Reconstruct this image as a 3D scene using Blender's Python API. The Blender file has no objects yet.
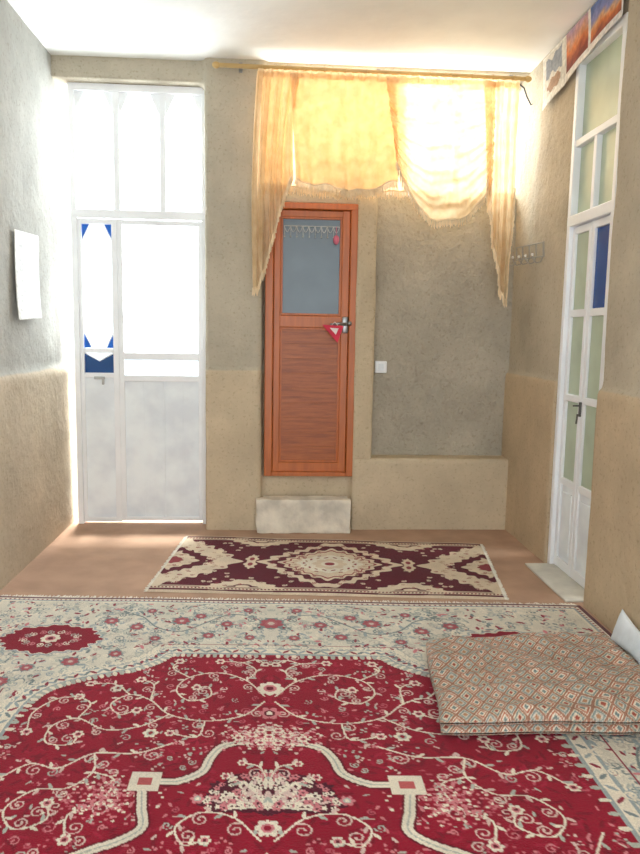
import bpy, bmesh, math, random
import numpy as np
from mathutils import Vector, Matrix, noise
random.seed(7); rng=np.random.default_rng(5)
S=bpy.context.scene; COL=S.collection
PI=math.pi; R=math.radians
try:
    S.view_settings.view_transform='Standard'; S.view_settings.look='None'
except Exception as e: print(e)

# ---------------------------------------------------------------- camera
FP=720.0; CAMH=1.35
yaw,pitch,roll=R(3.6),R(7.3),R(1.0)
F0=Vector((math.sin(yaw),math.cos(yaw),0)); R0=Vector((math.cos(yaw),-math.sin(yaw),0))
FW=F0*math.cos(pitch)-Vector((0,0,math.sin(pitch))); U0=F0*math.sin(pitch)+Vector((0,0,math.cos(pitch)))
RT=R0*math.cos(roll)+U0*math.sin(roll); UP=U0*math.cos(roll)-R0*math.sin(roll)
CP=Vector((0,0,CAMH))
cam=bpy.data.cameras.new('camera'); co=bpy.data.objects.new('camera',cam); COL.objects.link(co)
M=Matrix((( RT.x,UP.x,-FW.x,0),(RT.y,UP.y,-FW.y,0),(RT.z,UP.z,-FW.z,CAMH),(0,0,0,1)))
co.matrix_world=M; cam.sensor_width=36; cam.sensor_fit='AUTO'; cam.lens=FP*36/854; cam.clip_start=.02
S.camera=co
def ray(px,py): return FW+RT*((px-320)/FP)+UP*((427-py)/FP)
def fl(px,py,z=0.0):
    d=ray(px,py); return CP+d*((z-CAMH)/d.z)
def bw(px,py,Y):
    d=ray(px,py); return CP+d*(Y/d.y)
def sw(px,py,X):
    d=ray(px,py); return CP+d*(X/d.x)

# ---------------------------------------------------------------- helpers
def lin(c):
    c=np.asarray(c,dtype=float)/255.0
    return np.where(c<=0.04045,c/12.92,((c+0.055)/1.055)**2.4)
def C4(r,g,b): return tuple(float(v) for v in lin((r,g,b)))+(1.0,)

def nm(name):
    m=bpy.data.materials.new(name); m.use_nodes=True
    return m,m.node_tree,m.node_tree.nodes['Principled BSDF']
def nd(nt,t,**kw):
    n=nt.nodes.new(t)
    for k,v in kw.items():
        if k.startswith('i_'): n.inputs[k[2:]].default_value=v
        else: setattr(n,k,v)
    return n
def ramp(nt,fac,stops):
    n=nd(nt,'ShaderNodeValToRGB'); e=n.color_ramp.elements
    while len(e)<len(stops): e.new(.5)
    for el,(p,c) in zip(e,stops): el.position=p; el.color=c
    nt.links.new(fac,n.inputs[0]); return n.outputs[0]
def mixc(nt,fac,a,b,mode='MIX'):
    n=nd(nt,'ShaderNodeMixRGB',blend_type=mode)
    for i,v in ((0,fac),(1,a),(2,b)):
        if hasattr(v,'is_linked'): nt.links.new(v,n.inputs[i])
        else: n.inputs[i].default_value=v
    return n.outputs[0]
def pbr(name,col,rough=.6,metal=0,var=.12,vs=12,bump=0,bs=60,stretch=None):
    m,nt,b=nm(name)
    g=nd(nt,'ShaderNodeNewGeometry'); v=g.outputs['Position']
    if stretch:
        mp=nd(nt,'ShaderNodeMapping'); mp.inputs['Scale'].default_value=stretch; nt.links.new(v,mp.inputs[0]); v=mp.outputs[0]
    n=nd(nt,'ShaderNodeTexNoise',i_Scale=vs,i_Detail=5.0); nt.links.new(v,n.inputs['Vector'])
    d=tuple(x*(1-var) for x in col[:3])+(1,); l=tuple(min(1,x*(1+var)) for x in col[:3])+(1,)
    nt.links.new(ramp(nt,n.outputs[0],[(.35,d),(.65,l)]),b.inputs['Base Color'])
    b.inputs['Roughness'].default_value=rough; b.inputs['Metallic'].default_value=metal
    if bump:
        n2=nd(nt,'ShaderNodeTexNoise',i_Scale=bs,i_Detail=4.0); nt.links.new(v,n2.inputs['Vector'])
        bp=nd(nt,'ShaderNodeBump',i_Strength=bump,i_Distance=.01); nt.links.new(n2.outputs[0],bp.inputs['Height']); nt.links.new(bp.outputs[0],b.inputs['Normal'])
    return m

def mud(name,up,lo,zl,dark=.78,bst=.5):
    m,nt,b=nm(name); L=nt.links.new
    g=nd(nt,'ShaderNodeNewGeometry'); P=g.outputs['Position']
    sx=nd(nt,'ShaderNodeSeparateXYZ'); L(P,sx.inputs[0])
    n1=nd(nt,'ShaderNodeTexNoise',i_Scale=5.0,i_Detail=3.0); L(P,n1.inputs['Vector'])
    ad=nd(nt,'ShaderNodeMath',operation='MULTIPLY_ADD'); L(n1.outputs[0],ad.inputs[0]); ad.inputs[1].default_value=.02; L(sx.outputs[2],ad.inputs[2])
    mr=nd(nt,'ShaderNodeMapRange'); L(ad.outputs[0],mr.inputs[0]); mr.inputs[1].default_value=zl+.010; mr.inputs[2].default_value=zl+.022
    base=mixc(nt,mr.outputs[0],lo,up)
    n2=nd(nt,'ShaderNodeTexNoise',i_Scale=2.2,i_Detail=8.0,i_Roughness=.65); L(P,n2.inputs['Vector'])
    big=ramp(nt,n2.outputs[0],[(.3,(dark,dark,dark,1)),(.7,(1.10,1.10,1.09,1))])
    base=mixc(nt,.9,base,big,'MULTIPLY')
    n3=nd(nt,'ShaderNodeTexNoise',i_Scale=55.0,i_Detail=3.0); L(P,n3.inputs['Vector'])
    sp=ramp(nt,n3.outputs[0],[(.30,(.55,.5,.42,1)),(.42,(1,1,1,1)),(.62,(1,1,1,1)),(.75,(1.2,1.18,1.12,1))])
    base=mixc(nt,.38,base,sp,'MULTIPLY')
    L(base,b.inputs['Base Color']); b.inputs['Roughness'].default_value=.95
    b.inputs['Specular IOR Level'].default_value=.1
    n4=nd(nt,'ShaderNodeTexNoise',i_Scale=22.0,i_Detail=8.0,i_Roughness=.6); L(P,n4.inputs['Vector'])
    n5=nd(nt,'ShaderNodeTexVoronoi',i_Scale=16.0); L(P,n5.inputs['Vector'])
    a2=nd(nt,'ShaderNodeMath',operation='MULTIPLY_ADD'); L(n5.outputs[0],a2.inputs[0]); a2.inputs[1].default_value=.25; L(n4.outputs[0],a2.inputs[2])
    bp=nd(nt,'ShaderNodeBump',i_Strength=bst,i_Distance=.02); L(a2.outputs[0],bp.inputs['Height']); L(bp.outputs[0],b.inputs['Normal'])
    return m

def vcol(name,rough=.9,bump=.4,bs=220,sheen=.0):
    m,nt,b=nm(name); L=nt.links.new
    a=nd(nt,'ShaderNodeAttribute',attribute_name='Col')
    g=nd(nt,'ShaderNodeNewGeometry')
    n=nd(nt,'ShaderNodeTexNoise',i_Scale=float(bs),i_Detail=3.0); L(g.outputs['Position'],n.inputs['Vector'])
    n2=nd(nt,'ShaderNodeTexNoise',i_Scale=7.0,i_Detail=3.0); L(g.outputs['Position'],n2.inputs['Vector'])
    c=mixc(nt,.8,a.outputs['Color'],ramp(nt,n.outputs[0],[(.3,(.7,.7,.7,1)),(.7,(1.15,1.15,1.15,1))]),'MULTIPLY')
    c=mixc(nt,.6,c,ramp(nt,n2.outputs[0],[(.3,(.8,.8,.8,1)),(.7,(1.1,1.1,1.1,1))]),'MULTIPLY')
    L(c,b.inputs['Base Color']); b.inputs['Roughness'].default_value=rough; b.inputs['Specular IOR Level'].default_value=.15
    if sheen: b.inputs['Sheen Weight'].default_value=sheen
    bp=nd(nt,'ShaderNodeBump',i_Strength=bump,i_Distance=.006); L(n.outputs[0],bp.inputs['Height']); L(bp.outputs[0],b.inputs['Normal'])
    return m

class MB:
    def __init__(s): s.bm=bmesh.new()
    def box(s,x0,x1,y0,y1,z0,z1,bev=0):
        b=s.bm
        x0,x1=min(x0,x1),max(x0,x1); y0,y1=min(y0,y1),max(y0,y1); z0,z1=min(z0,z1),max(z0,z1)
        r=bmesh.ops.create_cube(b,size=1)
        for v in r['verts']:
            v.co=Vector(((x0+x1)/2+v.co.x*(x1-x0),(y0+y1)/2+v.co.y*(y1-y0),(z0+z1)/2+v.co.z*(z1-z0)))
        if bev>0:
            es={e for v in r['verts'] for e in v.link_edges}
            bmesh.ops.bevel(b,geom=list(es),offset=min(bev,.45*min(x1-x0,y1-y0,z1-z0)),segments=2,affect='EDGES',profile=.5)
        return s
    def tube(s,pts,r,n=8,cap=True):
        pts=[Vector(p) for p in pts]; b=s.bm; rings=[]
        up=None
        for i,p in enumerate(pts):
            t=(pts[min(i+1,len(pts)-1)]-pts[max(i-1,0)]).normalized()
            if up is None: up=Vector((0,0,1)) if abs(t.z)<.9 else Vector((1,0,0))
            a=t.cross(up)
            if a.length<1e-5: a=t.orthogonal()
            a.normalize(); c=a.cross(t).normalized(); up=c
            rr=r[i] if isinstance(r,(list,tuple)) else r
            rings.append([b.verts.new(p+(a*math.cos(2*PI*k/n)+c*math.sin(2*PI*k/n))*rr) for k in range(n)])
        for q in range(len(rings)-1):
            for k in range(n): b.faces.new((rings[q][k],rings[q][(k+1)%n],rings[q+1][(k+1)%n],rings[q+1][k]))
        if cap: b.faces.new(rings[0]); b.faces.new(rings[-1][::-1])
        return s
    def prism(s,poly,vec):
        b=s.bm; vec=Vector(vec)
        lo=[b.verts.new(Vector(p)) for p in poly]; hi=[b.verts.new(Vector(p)+vec) for p in poly]
        n=len(poly); b.faces.new(lo[::-1]); b.faces.new(hi)
        for k in range(n): b.faces.new((lo[k],lo[(k+1)%n],hi[(k+1)%n],hi[k]))
        return s
    def sphere(s,c,r,sc=(1,1,1)):
        q=bmesh.ops.create_uvsphere(s.bm,u_segments=14,v_segments=10,radius=r)
        for v in q['verts']: v.co=Vector(c)+Vector((v.co.x*sc[0],v.co.y*sc[1],v.co.z*sc[2]))
        return s
    def grid(s,rows):
        b=s.bm; V=[[b.verts.new(Vector(p)) for p in r] for r in rows]
        for i in range(len(V)-1):
            for j in range(len(V[0])-1): b.faces.new((V[i][j],V[i][j+1],V[i+1][j+1],V[i+1][j]))
        return s
def org(o):
    while o.parent: o=o.parent
    return o.location.copy()
def link(name,me,mat,parent=None,smooth=False):
    me.materials.append(mat)
    if smooth: me.polygons.foreach_set('use_smooth',[True]*len(me.polygons))
    o=bpy.data.objects.new(name,me); COL.objects.link(o)
    if parent: o.parent=parent; off=org(parent)
    else:
        n=len(me.vertices); a=np.zeros(n*3); me.vertices.foreach_get('co',a); a=a.reshape(-1,3)
        off=Vector(((a[:,0].min()+a[:,0].max())/2,(a[:,1].min()+a[:,1].max())/2,a[:,2].min())); o.location=off
    me.transform(Matrix.Translation(-off)); me.update()
    return o
def obj(name,mb,mat,parent=None,smooth=False):
    bmesh.ops.recalc_face_normals(mb.bm,faces=mb.bm.faces)
    me=bpy.data.meshes.new(name); mb.bm.to_mesh(me); mb.bm.free()
    return link(name,me,mat,parent,smooth)
def tag(o,label=None,cat=None,group=None,kind=None):
    if label: o['label']=label
    if cat: o['category']=cat
    if group: o['group']=group
    if kind: o['kind']=kind
    return o
def thing(name,loc,label,cat,group=None,kind=None):
    o=bpy.data.objects.new(name,None); COL.objects.link(o); o.location=loc; o.empty_display_size=.1
    return tag(o,label,cat,group,kind)
def gridmesh(name,Px,Py,Pz,col=None):
    ny,nx=Px.shape; me=bpy.data.meshes.new(name); n=nx*ny
    me.vertices.add(n); me.vertices.foreach_set('co',np.stack([Px,Py,Pz],-1).astype(np.float32).ravel())
    idx=np.arange(n).reshape(ny,nx)
    q=np.stack([idx[:-1,:-1],idx[:-1,1:],idx[1:,1:],idx[1:,:-1]],-1).reshape(-1,4)
    me.loops.add(q.size); me.loops.foreach_set('vertex_index',q.astype(np.int32).ravel())
    me.polygons.add(len(q)); me.polygons.foreach_set('loop_start',np.arange(0,q.size,4,dtype=np.int32))
    me.update(calc_edges=True)
    if col is not None:
        a=me.color_attributes.new('Col','FLOAT_COLOR','POINT'); c=np.ones((n,4),np.float32); c[:,:3]=col.reshape(-1,3); a.data.foreach_set('color',c.ravel())
    return me

# ---------------------------------------------------------------- calibration
D=(fl(210,528).y+fl(430,531).y)/2
Y1=D+.15
XL=(fl(0,580).x+fl(76,521).x)/2
XRF=(fl(505,530).x+fl(548,560).x)/2
XRN=fl(586,604).x; YJ=fl(586,604).y
YDF=sw(548,560,XRF).y
ZC=(bw(150,58,D).z+bw(230,56,D).z)/2
ZD=bw(230,371,D).z
YB=-1.2

# ---------------------------------------------------------------- setting
m_left=mud('mud_left',C4(180,179,172),C4(200,186,164),ZD,.8,.38)
m_back=mud('mud_back',C4(190,180,161),C4(208,190,162),ZD)
m_niche=mud('mud_niche',C4(184,175,158),C4(184,175,158),-5,.74,.9)
m_tan=mud('mud_tan',C4(206,188,159),C4(206,188,159),-5)
m_right=mud('mud_right',C4(192,180,159),C4(204,182,152),ZD)
def mudwall(name,boxes,mat,vox=.022,disp=.016,sc=.4):
    mb=MB()
    for b in boxes: mb.box(*b)
    o=obj(name,mb,mat,None,True)
    r=o.modifiers.new('remesh','REMESH'); r.mode='VOXEL'; r.voxel_size=vox; r.use_smooth_shade=True
    t=bpy.data.textures.new(name+'_lumps','CLOUDS'); t.noise_scale=sc; t.noise_depth=3
    d=o.modifiers.new('lumps','DISPLACE'); d.texture=t; d.texture_coords='GLOBAL'; d.strength=disp; d.mid_level=.5
    return o
def struct(o): o['kind']='structure'; return o

pl=bw(205,300,D).x; pr=bw(262,330,D).x
drx=bw(355,340,D).x; nlx=bw(375,330,D).x
ledge=bw(440,459,D).z; sill=bw(400,190,D).z; wtop=bw(400,68,D).z
dtop=bw(135,85,Y1).z; zd2=bw(307,475,D+.06).z; zd2t=bw(314,204,D+.06).z
T=D+.36
struct(mudwall('wall_left',[(XL-.22,XL,YB,T,-.05,ZC+.05),(XL-.1,XL+.026,YB,T,-.05,ZD)],m_left))
struct(mudwall('wall_back',[
 (XL-.05,pl+.03,D+.06,T,dtop,ZC+.05),
 (pl,pr,D,T,-.05,ZC+.05),(pl,pr,D-.018,T,-.05,ZD),
 (pr-.02,drx+.02,D+.07,T,-.05,zd2),
 (pr-.02,drx+.02,D+.12,T,zd2-.05,sill),  # unseen backing added behind the brown door to block light through plank gaps
 (pr-.02,drx+.02,D+.03,T,zd2t,sill),
 (drx,XRF+.1,D,T,-.05,ledge),
 (pr-.02,XRF+.1,D+.02,T,wtop,ZC+.05)],m_back))
struct(mudwall('trim_2',[(drx,nlx,D+.005,T-.02,ledge-.03,sill-.004)],m_tan))
struct(mudwall('wall_niche',[(nlx-.04,XRF+.1,D+.16,T-.01,ledge-.05,sill)],m_niche))
X3=XRF+.012
ztr=sw(573,64,X3).z
YN=YDF-.78
struct(mudwall('wall_right',[
 (XRF,XRF+.4,YDF,T,-.05,ZC+.05),(XRF-.022,XRF+.2,YDF,T,-.05,ZD),
 (XRF,XRF+.4,YN-.2,YDF+.05,ztr,ZC+.05),
 (XRN,XRF+.4,YB,YJ,-.05,ZC+.05),(XRN-.026,XRF+.2,YB,YJ,-.05,ZD)],m_right))

m_floor=pbr('floor_carpet',C4(182,148,124),.95,0,.10,5,.5,260)
struct(obj('floor',MB().box(XL-.2,XRF+.4,YB,T,-.08,0),m_floor))
m_ceil=pbr('ceiling_plaster',C4(238,239,234),.9,0,.05,2.5,.25,14)
struct(obj('ceiling',MB().box(XL-.2,XRF+.4,YB,T,ZC,ZC+.1),m_ceil))
m_thr=pbr('threshold_concrete',C4(206,202,190),.85,0,.1,9,.3,50)
struct(obj('trim_1',MB().box(XRN-.10,XRF+.1,YJ+.02,YDF-.03,0,.012,.004),m_thr))

# ---------------------------------------------------------------- materials for doors
m_white=pbr('white_paint',C4(244,246,248),.45,0,.03,5,.08,40)
m_whited=pbr('worn_white_paint',C4(238,244,250),.5,0,.08,6,.14,16)
m_metal=pbr('dull_metal',C4(150,150,150),.3,.9,.1,30)
m_pale=pbr('pale_metal',C4(176,176,174),.4,.3,.1,30)
m_steel=pbr('dark_steel',C4(92,90,86),.4,.7,.1,30)
m_black=pbr('black_plastic',C4(28,28,30),.5)
def glassy(name,col,trans,rough=.15):
    m,nt,b=nm(name); L=nt.links.new
    g=nd(nt,'ShaderNodeNewGeometry'); n=nd(nt,'ShaderNodeTexNoise',i_Scale=6.0); L(g.outputs['Position'],n.inputs['Vector'])
    d=tuple(x*.85 for x in col[:3])+(1,)
    c=ramp(nt,n.outputs[0],[(.3,d),(.7,col)])
    L(c,b.inputs['Base Color']); b.inputs['Roughness'].default_value=rough
    if trans>0:
        t=nd(nt,'ShaderNodeBsdfTransparent'); L(c,t.inputs[0]); mx=nd(nt,'ShaderNodeMixShader'); mx.inputs[0].default_value=trans
        L(b.outputs[0],mx.inputs[1]); L(t.outputs[0],mx.inputs[2]); L(mx.outputs[0],nt.nodes['Material Output'].inputs[0])
    return m
g_clear=glassy('clear_glass',C4(245,248,250),.9)
g_pale=glassy('pale_frosted_glass',C4(234,240,244),.55,.3)
g_blue=glassy('blue_glass',C4(72,132,190),.5)
g_navy=glassy('navy_glass',C4(52,96,150),.25)
g_frost=glassy('frosted_glass',C4(198,212,188),.06,.3)
g_dblue=glassy('deep_blue_glass',C4(34,84,160),.03,.2)
g_grey=glassy('grey_glass',C4(86,102,112),.0,.22)
def jit(): return random.uniform(-.0012,.0012)

# ---------------------------------------------------------------- door_1 (white, left)
lx=(bw(67,90,Y1).x+bw(79,519,Y1).x)/2; lx=max(lx,XL+.012); rx=pl-.002
sx=(rx-lx)/137; sz=dtop/436
d1=thing('door_1',(lx,Y1,0),'tall white metal double door with glass panes in the left corner','door',kind='structure')
def e1(mb,a,b,c,d,y0=0,y1=.05,bev=.004): return mb.box(lx+a*sx,lx+b*sx,Y1+y0+jit(),Y1+y1+jit(),c*sz+jit(),d*sz+jit(),bev)
mb=MB()
e1(mb,0,6,0,436,-.01,.06); e1(mb,132,137,0,436,-.01,.06); e1(mb,0,137,429,436,-.012,.062); e1(mb,0,137,310,318,-.012,.062)
e1(mb,44,50,310,436,-.005,.055); e1(mb,90,96,310,436,-.005,.055)
for a,b in ((6,44),(50,90),(96,132)):
    for q,sg in ((a,1),(b,-1)):
        mb.prism([(lx+q*sx,Y1+.01,429*sz),(lx+(q+sg*10)*sx,Y1+.01,429*sz),(lx+q*sx,Y1+.01,408*sz)],(0,.02,0))
obj('frame',mb,m_white,d1)
for a,b in ((6,44),(50,90),(96,132)): obj('transom_pane',e1(MB(),a,b,318,429,.02,.026,0),g_clear,d1)
mb=MB(); e1(mb,6,10,2,309); e1(mb,40,46,2,309); e1(mb,6,46,304,309,.003,.047); e1(mb,6,46,177,182,.003,.047); e1(mb,6,46,152,157,.003,.047); e1(mb,6,46,2,7,.003,.047)
lf=obj('leaf',mb,m_white,d1)
mbp=MB(); x0,x1,z0,z1=10,40,182,304
cut=(8,16)
P=lambda a,c:(lx+a*sx,Y1+.022,c*sz)
hexa=[P(x0,z0+cut[1]),P(x0+cut[0],z0),P(x1-cut[0],z0),P(x1,z0+cut[1]),P(x1,z1-cut[1]),P(x1-cut[0],z1),P(x0+cut[0],z1),P(x0,z1-cut[1])]
mbp.prism(hexa,(0,.006,0)); obj('pane',mbp,g_clear,lf)
for qx,sg in ((x0,1),(x1,-1)):
    for qz,tg in ((z0,1),(z1,-1)): obj('blue_corner_pane',MB().prism([P(qx,qz),P(qx+sg*cut[0],qz),P(qx,qz+tg*cut[1])],(0,.006,0)),g_blue,lf)
mbp=MB()
mbp.tube([Vector(hexa[i%8]) for i in range(9)],.006,6)
obj('leading',mbp,m_white,lf)
obj('lower_pane',MB().prism([P(10,177),P(40,177),P(25,169)],(0,.006,0)),g_pale,lf)
obj('blue_lower_pane',MB().prism([P(10,157),P(40,157),P(40,177),P(25,169),P(10,177)],(0,.006,0)),g_navy,lf)
mb=MB(); mb.tube([P(10,177),P(25,169),P(40,177)],.005,6); obj('leading',mb,m_white,lf)
mb=MB(); e1(mb,10,40,7,152,.012,.03,0); obj('panel',mb,m_whited,lf)
mb=MB(); e1(mb,46,51,3.5,309); e1(mb,128,132,3.5,309); e1(mb,46,132,304,309,.003,.047); e1(mb,46,132,171,178,.003,.047); e1(mb,46,132,149,155,.003,.047); e1(mb,46,132,3.5,7,.003,.047)
rf=obj('leaf',mb,m_white,d1)
obj('pane',e1(MB(),51,128,178,304,.022,.028,0),g_clear,rf)
obj('lower_pane',e1(MB(),51,128,155,172,.022,.028,0),g_pale,rf)
mb=MB(); e1(mb,51,128,6,149,.015,.03,0)
e1(mb,90,92.5,6,149,.006,.02,.002); e1(mb,70,70.8,6,149,.011,.02,.001); e1(mb,111,111.8,6,149,.011,.02,.001)
obj('panel',mb,m_whited,rf)
mb=MB(); e1(mb,20,31,150.5,153.5,-.010,.0,.002); e1(mb,28,30.5,145,152,-.016,-.004,.004); obj('bolt',mb,m_pale,d1)

# ---------------------------------------------------------------- door_2 (brown)
Y2=D+.05
lx2=(bw(271,205,Y2).x+bw(263,470,Y2).x)/2; rx2=(bw(358,207,Y2).x+bw(350,472,Y2).x)/2
sx2=(rx2-lx2)/87; sz2=(zd2t-zd2)/272
m_brown=pbr('brown_lacquer',C4(184,99,42),.38,0,.12,3,.05,40,(14,14,1.2))
m,nt,b=nm('plank_wood'); L=nt.links.new
g=nd(nt,'ShaderNodeNewGeometry'); mp=nd(nt,'ShaderNodeMapping'); mp.inputs['Scale'].default_value=(3.0,3.0,38); L(g.outputs['Position'],mp.inputs[0])
n=nd(nt,'ShaderNodeTexNoise',i_Scale=1.6,i_Detail=8.0,i_Roughness=.7); L(mp.outputs[0],n.inputs['Vector'])
c=ramp(nt,n.outputs[0],[(.3,C4(124,60,26)),(.5,C4(162,86,37)),(.72,C4(184,106,52))])
L(c,b.inputs['Base Color']); b.inputs['Roughness'].default_value=.42
m_plank=m
d2=thing('door_2',(lx2,Y2,zd2),'narrow brown wooden door with grey glass upper half above a white step','door',kind='structure')
def e2(mb,a,b_,c,d,y0=0,y1=.05,bev=.004): return mb.box(lx2+a*sx2,lx2+b_*sx2,Y2+y0+jit(),Y2+y1+jit(),zd2+c*sz2+jit(),zd2+d*sz2+jit(),bev)
mb=MB(); e2(mb,-2,6,0,272,-.035,.06,.006); e2(mb,81,88,0,272,-.035,.06,.006); e2(mb,-2,88,266,272,-.038,.063,.006); e2(mb,-2,88,0,4,-.03,.06)
obj('frame',mb,m_brown,d2)
mb=MB(); e2(mb,6.3,13,4,265.5,-.015,.03,.005); e2(mb,73,80.7,4,265.5,-.015,.03,.005); e2(mb,6.3,80.7,259,265.5,-.012,.027,.005); e2(mb,6.3,80.7,151,163,-.012,.027,.005); e2(mb,6.3,80.7,4,14,-.012,.027,.005)
for a,b_,c,d in ((13,15,163,259),(71,73,163,259),(13,73,257,259),(13,73,163,165),(13,15,14,151),(71,73,14,151),(13,73,149,151),(13,73,14,16)): e2(mb,a,b_,c,d,-.005,.02,.002)
lf=obj('leaf',mb,m_brown,d2)
obj('pane',e2(MB(),14,72,164,258,.008,.014,0),g_grey,lf)
mb=MB(); e2(mb,14,72,15,150,.007,.02,0)
for k in range(9): mb.box(lx2+14*sx2,lx2+72*sx2,Y2+.004,Y2+.014,zd2+(15+k*15+.1)*sz2,zd2+(15+k*15+14.9)*sz2,.001)
obj('panel',mb,m_plank,lf)
hx=lx2+77.5*sx2; hz=zd2+155*sz2; hy=Y2-.015
mb=MB(); mb.box(hx-.02,hx+.02,hy-.012,hy,hz-.06,hz+.05,.006); mb.tube([(hx,hy-.01,hz),(hx,hy-.05,hz)],.011,10); mb.tube([(hx,hy-.048,hz),(hx-.05,hy-.055,hz+.002),(hx-.105,hy-.05,hz-.004)],[.011,.009,.007],10); mb.sphere((hx+.025,hy-.045,hz+.005),.016)
obj('handle',mb,m_metal,d2,True)
m_lace=pbr('white_lace',C4(200,200,196),.8)
mb=MB(); yL=Y2-.012
zt=zd2+250*sz2
for k in range(9):
    xa=lx2+(16+k*6)*sx2; xb=xa+6*sx2
    pts=[(xa+(xb-xa)*t,yL,zt-.04*math.sin(PI*t)) for t in np.linspace(0,1,7)]
    mb.tube(pts,.002,5)
    mb.tube([(xa+.003,yL,zt),(xa+.003,yL,zt-.065)],.0016,5); mb.sphere((xa+.003,yL,zt-.07),.005)
mb.tube([(lx2+16*sx2,yL,zt),(lx2+70*sx2,yL,zt)],.0025,5)
tag(obj('lace_trim',mb,m_lace),'white scalloped lace strip strung across top of brown door glass','lace trim')
m_pink=pbr('pink_felt',C4(205,110,130),.9)
px_=lx2+67*sx2
mb=MB(); mb.tube([(px_,yL,zt),(px_,yL,zt-.05)],.0025,5); mb.sphere((px_,yL-.006,zt-.085),.026,(.8,.4,1.2))
tag(obj('hanging_charm',mb,m_pink),'small pink charm hanging at right end of lace on brown door glass','charm')
m_pen=pbr('red_cloth',C4(210,52,76),.8); m_penw=pbr('white_cloth',C4(240,226,222),.8)
xh=hx-.075
pn=thing('pennant',(xh,hy-.05,hz-.13),'small red and white triangular pennant hanging from brown door handle','pennant')
yp=hy-.064
mb=MB(); mb.prism([(xh-.085,yp,hz-.006),(xh+.06,yp,hz-.012),(xh+.02,yp,hz-.125)],(0,.004,0)); flg=obj('flag',mb,m_pen,pn)
mb=MB(); mb.prism([(xh-.034,yp-.002,hz-.026),(xh+.026,yp-.002,hz-.029),(xh+.008,yp-.002,hz-.072)],(0,.002,0)); obj('emblem',mb,m_penw,flg)
mb=MB(); mb.tube([(xh-.02,yp,hz-.008),(xh+.0,yp+.004,hz+.014),(xh+.02,yp,hz-.01)],.0025,5); obj('cord',mb,m_penw,pn)
m_step=pbr('whitewash',C4(224,215,198),.95,0,.17,8,.9,30)
zs_=bw(305,499,D-.07).z
st=mudwall('doorstep',[(pr-.030,drx-.010,D-.100,D-.034,0.0,zs_),(pr+.018,drx-.026,D-.06,D+.035,0.0,zs_)],m_step,.011,.022,.10)
tag(st,'worn whitewashed masonry step below the brown door','step')
sp=bw(381,367,D+.13); swt=thing('light_switch',(sp.x,D+.15,sp.z-.04),'white square light switch on mud wall right of the brown door','light switch')
mb=MB(); mb.box(sp.x-.042,sp.x+.042,D+.128,D+.156,sp.z-.042,sp.z+.042,.006); obj('plate',mb,m_white,swt)
mb=MB(); mb.box(sp.x-.018,sp.x+.018,D+.118,D+.13,sp.z-.024,sp.z+.024,.004); obj('rocker',mb,m_whited,swt)

# ---------------------------------------------------------------- window_1 behind the curtain
Yw=D+.22
wl,wr=pr,XRF+.02; w0,w1=sill,wtop
wn=thing('window_1',((wl+wr)/2,Yw,w0),'wide window strip under the ceiling behind the gold curtain','window',kind='structure')
mb=MB()
mb.box(wl,wr,Yw,Yw+.05,w0-.01,w0+.045,.004); mb.box(wl,wr,Yw,Yw+.05,w1-.045,w1+.01,.004)
for k in range(5):
    x=wl+(wr-wl)*k/4; mb.box(x-.022,x+.022,Yw+.003,Yw+.047,w0,w1,.004)
obj('frame',mb,m_white,wn)
for k in range(4):
    a=wl+(wr-wl)*k/4+.022; b_=wl+(wr-wl)*(k+1)/4-.022
    obj('pane',MB().box(a,b_,Yw+.02,Yw+.026,w0+.04,w1-.04),g_clear,wn)

# ---------------------------------------------------------------- curtain
YC=D-.09
m,nt,b=nm('gold_voile'); L=nt.links.new
g=nd(nt,'ShaderNodeNewGeometry'); n=nd(nt,'ShaderNodeTexNoise',i_Scale=14.0,i_Detail=4.0); L(g.outputs['Position'],n.inputs['Vector'])
c=ramp(nt,n.outputs[0],[(.3,C4(228,199,156)),(.7,C4(245,222,184))])
L(c,b.inputs['Base Color']); b.inputs['Roughness'].default_value=.55; b.inputs['Sheen Weight'].default_value=.3
tl=nd(nt,'ShaderNodeBsdfTranslucent'); L(c,tl.inputs[0]); tp=nd(nt,'ShaderNodeBsdfTransparent'); L(c,tp.inputs[0])
m1=nd(nt,'ShaderNodeMixShader'); m1.inputs[0].default_value=.44; L(b.outputs[0],m1.inputs[1]); L(tl.outputs[0],m1.inputs[2])
m2=nd(nt,'ShaderNodeMixShader'); m2.inputs[0].default_value=.18; L(m1.outputs[0],m2.inputs[1]); L(tp.outputs[0],m2.inputs[2]); L(m2.outputs[0],nt.nodes['Material Output'].inputs[0])
m_cur=m
m_fr=pbr('cream_fringe',C4(236,214,178),.8)
ra,rb=bw(218,65,YC),bw(526,79,YC)
cur=thing('curtain',((ra.x+rb.x)/2,YC,bw(380,300,YC).z),'gold swagged curtain with fringed tails over the bright window','curtain')
def fringe(pts,parent,ln=.05):
    mb=MB(); pts=[Vector(p) for p in pts]
    for i in range(len(pts)-1):
        a,b_=pts[i],pts[i+1]; l=(b_-a).length; n_=max(1,int(l/.011))
        for k in range(n_):
            p=a+(b_-a)*(k/n_); q=ln*random.uniform(.75,1.1); dx=random.uniform(-.004,.004)
            mb.tube([p+Vector((0,0,.004)),p+Vector((dx,random.uniform(-.004,.004),-q*.75)),p+Vector((dx*1.5,0,-q))],[.0022,.0045,.002],5)
    mb.tube([p+Vector((0,-.003,0)) for p in pts],.005,5)
    obj('fringe',mb,m_fr,parent)
def crease(x,z,s=0):
    return .016*noise.noise(Vector((x*20+s,z*5,s)))+.009*noise.noise(Vector((x*45,z*18+s,s)))
TOPO=6
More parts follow.
